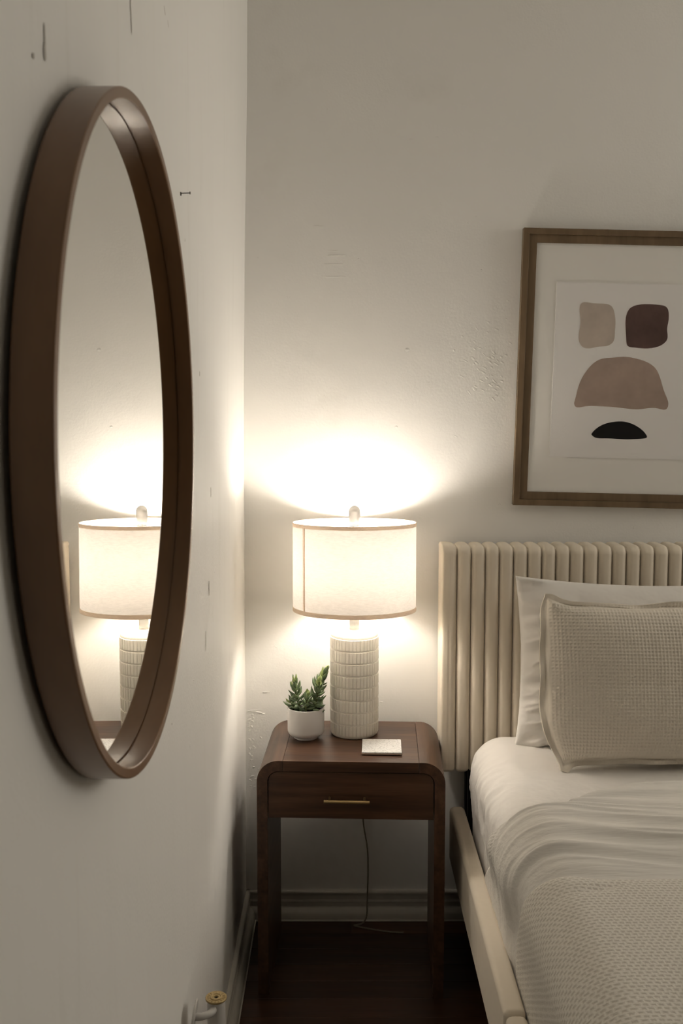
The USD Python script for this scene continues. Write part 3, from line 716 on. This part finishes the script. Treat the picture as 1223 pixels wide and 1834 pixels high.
def succ_stem(path, nleaf, Lbase, seed, tip=True):
    r = random.Random(seed)
    c = spline(path, 40)
    st = obj('stem', tube(c, np.linspace(.0042, .0028, 40), 8), M['stem'], PL, smooth=True)
    tang = np.gradient(c, axis=0); tang /= np.linalg.norm(tang, axis=1, keepdims=True)
    for k in range(nleaf):
        f = (k + .5) / nleaf
        i = int(min(39, (f ** .85) * 39))
        phi = k * 2.3999 + r.uniform(-.25, .25) + seed
        elev = math.radians(-6 + 70 * f ** 1.9 + r.uniform(-9, 9))
        L = .96 * Lbase * (1.06 - .35 * f ** 2) * r.uniform(.85, 1.15)
        m = leaf_mesh(L, L * r.uniform(.48, .60), r.uniform(.3, .75))
        m.apply_transform(trimesh.transformations.rotation_matrix(-elev, (0, 1, 0)))
        m.apply_transform(trimesh.transformations.rotation_matrix(phi, (0, 0, 1)))
        m.apply_transform(trimesh.geometry.align_vectors((0, 0, 1), tang[i]))
        m.apply_translation(c[i])
        obj('leaf', m, M['leaf_young'] if f > .8 and r.random() < .7 else M['leaf'], st, smooth=True)
def rel(x, z, dy): return (x - PX, dy, z - NH)
succ_stem([rel(.172, .700, -.004), rel(.163, .735, -.006), rel(.157, .765, -.008), rel(.155, .792, -.010)], 28, .028, 1)
succ_stem([rel(.202, .700, .010), rel(.214, .745, .010), rel(.227, .785, .008), rel(.240, .815, .008)], 34, .029, 2)
succ_stem([rel(.184, .698, -.018), rel(.187, .722, -.022), rel(.190, .756, -.020)], 16, .024, 3)
succ_stem([rel(.206, .698, -.014), rel(.213, .730, -.018), rel(.219, .765, -.022), rel(.223, .792, -.024)], 25, .027, 4)
succ_stem([rel(.164, .696, .006), rel(.152, .712, .008), rel(.143, .728, .006)], 12, .026, 5)

# ------------------------------------------------------------------ coaster
CO = thing('coaster', 'square white coaster with grey flecked glaze on the nightstand', 'coaster', (.3885, -.314, NH), -2.0)
hc_ = .052
obj('tile', rbox(-hc_, hc_, -hc_, hc_, .004, .0085, .0018), M['coaster'], CO)
obj('edge_band', rbox(-hc_ - .0003, hc_ + .0003, -hc_ - .0003, hc_ + .0003, .0018, .0055, .0012), M['coaster_edge'], CO, label='tan unglazed edge')
obj('foot_pad', box(-hc_ + .004, hc_ - .004, -hc_ + .004, hc_ - .004, 0, .002), M['cork'], CO)

# ------------------------------------------------------------------ round mirror on the left wall
MRX, MRY, MRZ, MRR = .0444, -1.6878, 1.5018, .40
MI = thing('round_mirror', 'large round mirror in a deep walnut-brown wooden hoop frame', 'mirror', (0, MRY, MRZ))
def hoop(r0, r1, x0, x1, seg=160, b=.0012):
    m = lathe([(r0, x0), (r1, x0), (r1, x1 - b), (r1 - b, x1), (r0 + b, x1), (r0, x1 - b), (r0, x0)], seg)
    v = m.vertices; m = trimesh.Trimesh(np.stack([v[:, 2], v[:, 0], v[:, 1]], 1), m.faces, process=False); outward(m)
    return m
obj('frame', hoop(MRR - .0125, MRR, .007, MRX), M['mirror_wood'], MI, smooth=40)
def disc(r, x0, x1, yaw=0.0):
    m = lathe([(0, x0), (r, x0), (r, x1), (0, x1)], 160)
    v = m.vertices; m = trimesh.Trimesh(np.stack([v[:, 2], v[:, 0], v[:, 1]], 1), m.faces, process=False)
    m.apply_transform(trimesh.transformations.rotation_matrix(math.radians(-yaw), (0, 0, 1))); outward(m)
    return m
obj('mirror_glass', disc(MRR - .0143, .0140, .0175, .4), M['mirror'], MI, smooth=30, label='silvered mirror glass')
obj('backing_board', disc(MRR - .0127, .0045, .0085), M['black'], MI, smooth=30)

# ------------------------------------------------------------------ framed print
PIC = thing('framed_print', 'framed abstract print of four earth-toned shapes above the headboard', 'picture', (1.0790, 0, 1.6305))
TA = math.radians(1.35)
def hang(m):
    m.apply_transform(trimesh.transformations.rotation_matrix(TA, (0, 1, 0)))
    return m
FW, FH = .590, .781
def mitred(w, h, band, y0, y1):
    """Four mitred bars, in front of the wall from y0 (back) to y1 (front)."""
    o = [(-w / 2, -h / 2), (w / 2, -h / 2), (w / 2, h / 2), (-w / 2, h / 2)]
    i = [(-w / 2 + band, -h / 2 + band), (w / 2 - band, -h / 2 + band), (w / 2 - band, h / 2 - band), (-w / 2 + band, h / 2 - band)]
    out = []
    for k in range(4):
        j = (k + 1) % 4
        m = extrude(Polygon([o[k], o[j], i[j], i[k]]), y0 - y1)
        v = m.vertices
        m = trimesh.Trimesh(np.stack([v[:, 0], y0 - v[:, 2], v[:, 1]], 1), m.faces, process=False); outward(m)
        out.append(m)
    return out
for m in mitred(FW, FH, .0165, -.004, -.029): obj('frame_bar', hang(m), M['frame_wood'], PIC)
for m in mitred(FW - .0335, FH - .0335, .0225, -.005, -.0225): obj('inner_frame_bar', hang(m), M['frame_wood'], PIC)
obj('mat', hang(box(-FW / 2 + .02, FW / 2 - .02, -.0172, -.006, -FH / 2 + .02, FH / 2 - .02)), M['mat_board'], PIC)
PCX, PCZ = 1.0790, 1.6305
paper = obj('print', hang(box(-.195, .197, -.0188, -.0170, -.2505, .2445)), M['paper'], PIC)
SH = [
 ('a', 'shape_taupe', 'pale taupe rounded square', [(-0.1271, 0.1788), (-0.1213, 0.1873), (-0.0952, 0.1874), (-0.0572, 0.186), (-0.0378, 0.1799), (-0.0289, 0.1623), (-0.0243, 0.1342), (-0.0248, 0.1059), (-0.0284, 0.08), (-0.0421, 0.0692), (-0.0659, 0.0659), (-0.0895, 0.061), (-0.1133, 0.0633), (-0.1234, 0.0753), (-0.1251, 0.113), (-0.124, 0.1412), (-0.1274, 0.1646)]),
 ('b', 'shape_plum', 'dark plum-brown rounded square', [(0.0146, 0.175), (0.0332, 0.1844), (0.0662, 0.1875), (0.0995, 0.1864), (0.1189, 0.1799), (0.1248, 0.1659), (0.1249, 0.1377), (0.123, 0.1188), (0.1245, 0.0907), (0.1123, 0.0762), (0.0914, 0.0672), (0.063, 0.0637), (0.0296, 0.0657), (0.0141, 0.0692), (0.0084, 0.0879), (0.0046, 0.1254), (0.0052, 0.1537)]),
 ('c', 'shape_rose', 'large dusty brown dome', [(-0.1316, -0.0956), (-0.1271, -0.0764), (-0.1161, -0.0333), (-0.1007, -0.0046), (-0.0826, 0.0173), (-0.0641, 0.0295), (-0.0262, 0.0356), (0.007, 0.0388), (0.0358, 0.0352), (0.0697, 0.0255), (0.0944, 0.0095), (0.1102, -0.0185), (0.1268, -0.0633), (0.1369, -0.0988), (0.1338, -0.1056), (0.1098, -0.1052), (0.0573, -0.1084), (0.0189, -0.1074), (-0.0147, -0.1044), (-0.0628, -0.1026), (-0.1011, -0.1044), (-0.1268, -0.106)]),
 ('d', 'shape_black', 'small black half moon', [(-0.0783, -0.1829), (-0.0692, -0.1707), (-0.046, -0.1547), (-0.0128, -0.1458), (0.0063, -0.1445), (0.0353, -0.15), (0.0601, -0.1628), (0.0776, -0.1792), (0.0814, -0.1872), (0.0664, -0.1924), (0.0088, -0.1951), (-0.0393, -0.1939), (-0.0722, -0.1895)])]
for (nm, mk, lb, pts) in SH:
    p = np.array(pts)
    p = spline(np.vstack([p, p[:1]]), 90)[:-1]
    poly = Polygon(p).buffer(0)
    m = extrude(poly, .0003); v = m.vertices
    m = trimesh.Trimesh(np.stack([v[:, 0], -.0189 - v[:, 2], v[:, 1]], 1), m.faces, process=False); outward(m)
    obj('painted_shape', hang(m), M[mk], paper, smooth=False, label=lb)
obj('glass_pane', hang(box(-FW / 2 + .03, FW / 2 - .03, -.0208, -.0198, -FH / 2 + .03, FH / 2 - .03)), M['pane'], PIC, smooth=False)

# ------------------------------------------------------------------ small things
t = thing('wall_nail', 'small dark nail sticking out of the left wall just right of the mirror frame', 'nail', (.001, -1.115, 1.9075))
obj('shank', tube([(-.006, 0, 0), (.004, 0, .0002), (.010, .0, .0004), (.0165, 0, .0006)], .0009, 10), M['staple'], t)
hd = lathe([(0, -.0008), (.0022, -.0008), (.0026, 0), (.0022, .0007), (0, .0008)], 20)
hd.apply_transform(trimesh.transformations.rotation_matrix(PI / 2, (0, 1, 0))); hd.apply_translation((.0168, 0, .0006))
obj('head', hd, M['staple'], t)
pl = lathe([(0, -.002), (.0030, -.002), (.0034, .0006), (.002, .0012), (0, .0012)], 20)
pl.apply_transform(trimesh.transformations.rotation_matrix(PI / 2, (0, 1, 0))); pl.apply_translation((.0008, 0, -.001))
obj('wall_plug', pl, M['staple'], t)  # small dark round piece where the nail meets the wall

RP = thing('standing_pipe', 'white-painted standing pipe with a round brass cap by the left baseboard', 'pipe', (.0535, -1.165, 0))
ZP = .463
obj('pipe', lathe([(0, 0), (.0165, 0), (.0165, ZP - .012), (.0150, ZP - .010), (.0150, ZP - .004), (0, ZP - .004)], 40), M['paint_white'], RP, smooth=40)
cap = obj('brass_cap', lathe([(.0, ZP - .004), (.0185, ZP - .004), (.0195, ZP - .003), (.0195, ZP - .0005), (.0186, ZP + .0004), (.0176, ZP - .0002), (.0112, ZP - .0002), (.0108, ZP + .0012), (.0088, ZP + .0014), (.0078, ZP + .0002), (.0045, ZP + .0002), (.0038, ZP - .001), (.0036, ZP - .003), (0, ZP - .003)], 48), M['old_brass'], RP, smooth=40, label='round brass cap with a centre hole')
marks = [rbox(.0124, .0166, -.0009, .0009, ZP - .0006, ZP + .0006, .0003, 4) for k in range(16)]
for k, mk_ in enumerate(marks):
    if k % 8 == 7: mk_.apply_scale((1, .4, 1))
    mk_.apply_transform(trimesh.transformations.rotation_matrix(2 * PI * k / 16, (0, 0, 1)))
obj('raised_mark', join(*marks), M['old_brass'], cap, kind='stuff')
obj('hole', lathe([(0, ZP - .0032), (.0034, ZP - .0032), (.0034, ZP - .0026), (0, ZP - .0026)], 24), M['black'], cap)
st = tube(spline([(-.035, -.036, .4475), (-.022, -.035, .4475), (-.010, -.028, .4475), (-.003, -.012, .4475)], 16), .0065, 20)
obj('stub', st, M['paint_white'], RP)
dd = lathe([(0, 0), (.028, 0), (.030, .001), (.030, .0035), (.028, .0045), (0, .0045)], 40)
dd.apply_transform(trimesh.transformations.rotation_matrix(math.radians(90), (0, 1, 0)))
dd.apply_transform(trimesh.transformations.rotation_matrix(math.radians(8), (0, 1, 0)))
dd.apply_translation((-.0372, -.036, .4475))
obj('flange', dd, M['paint_white'], RP, smooth=40, label='thin round white flange on the stub')
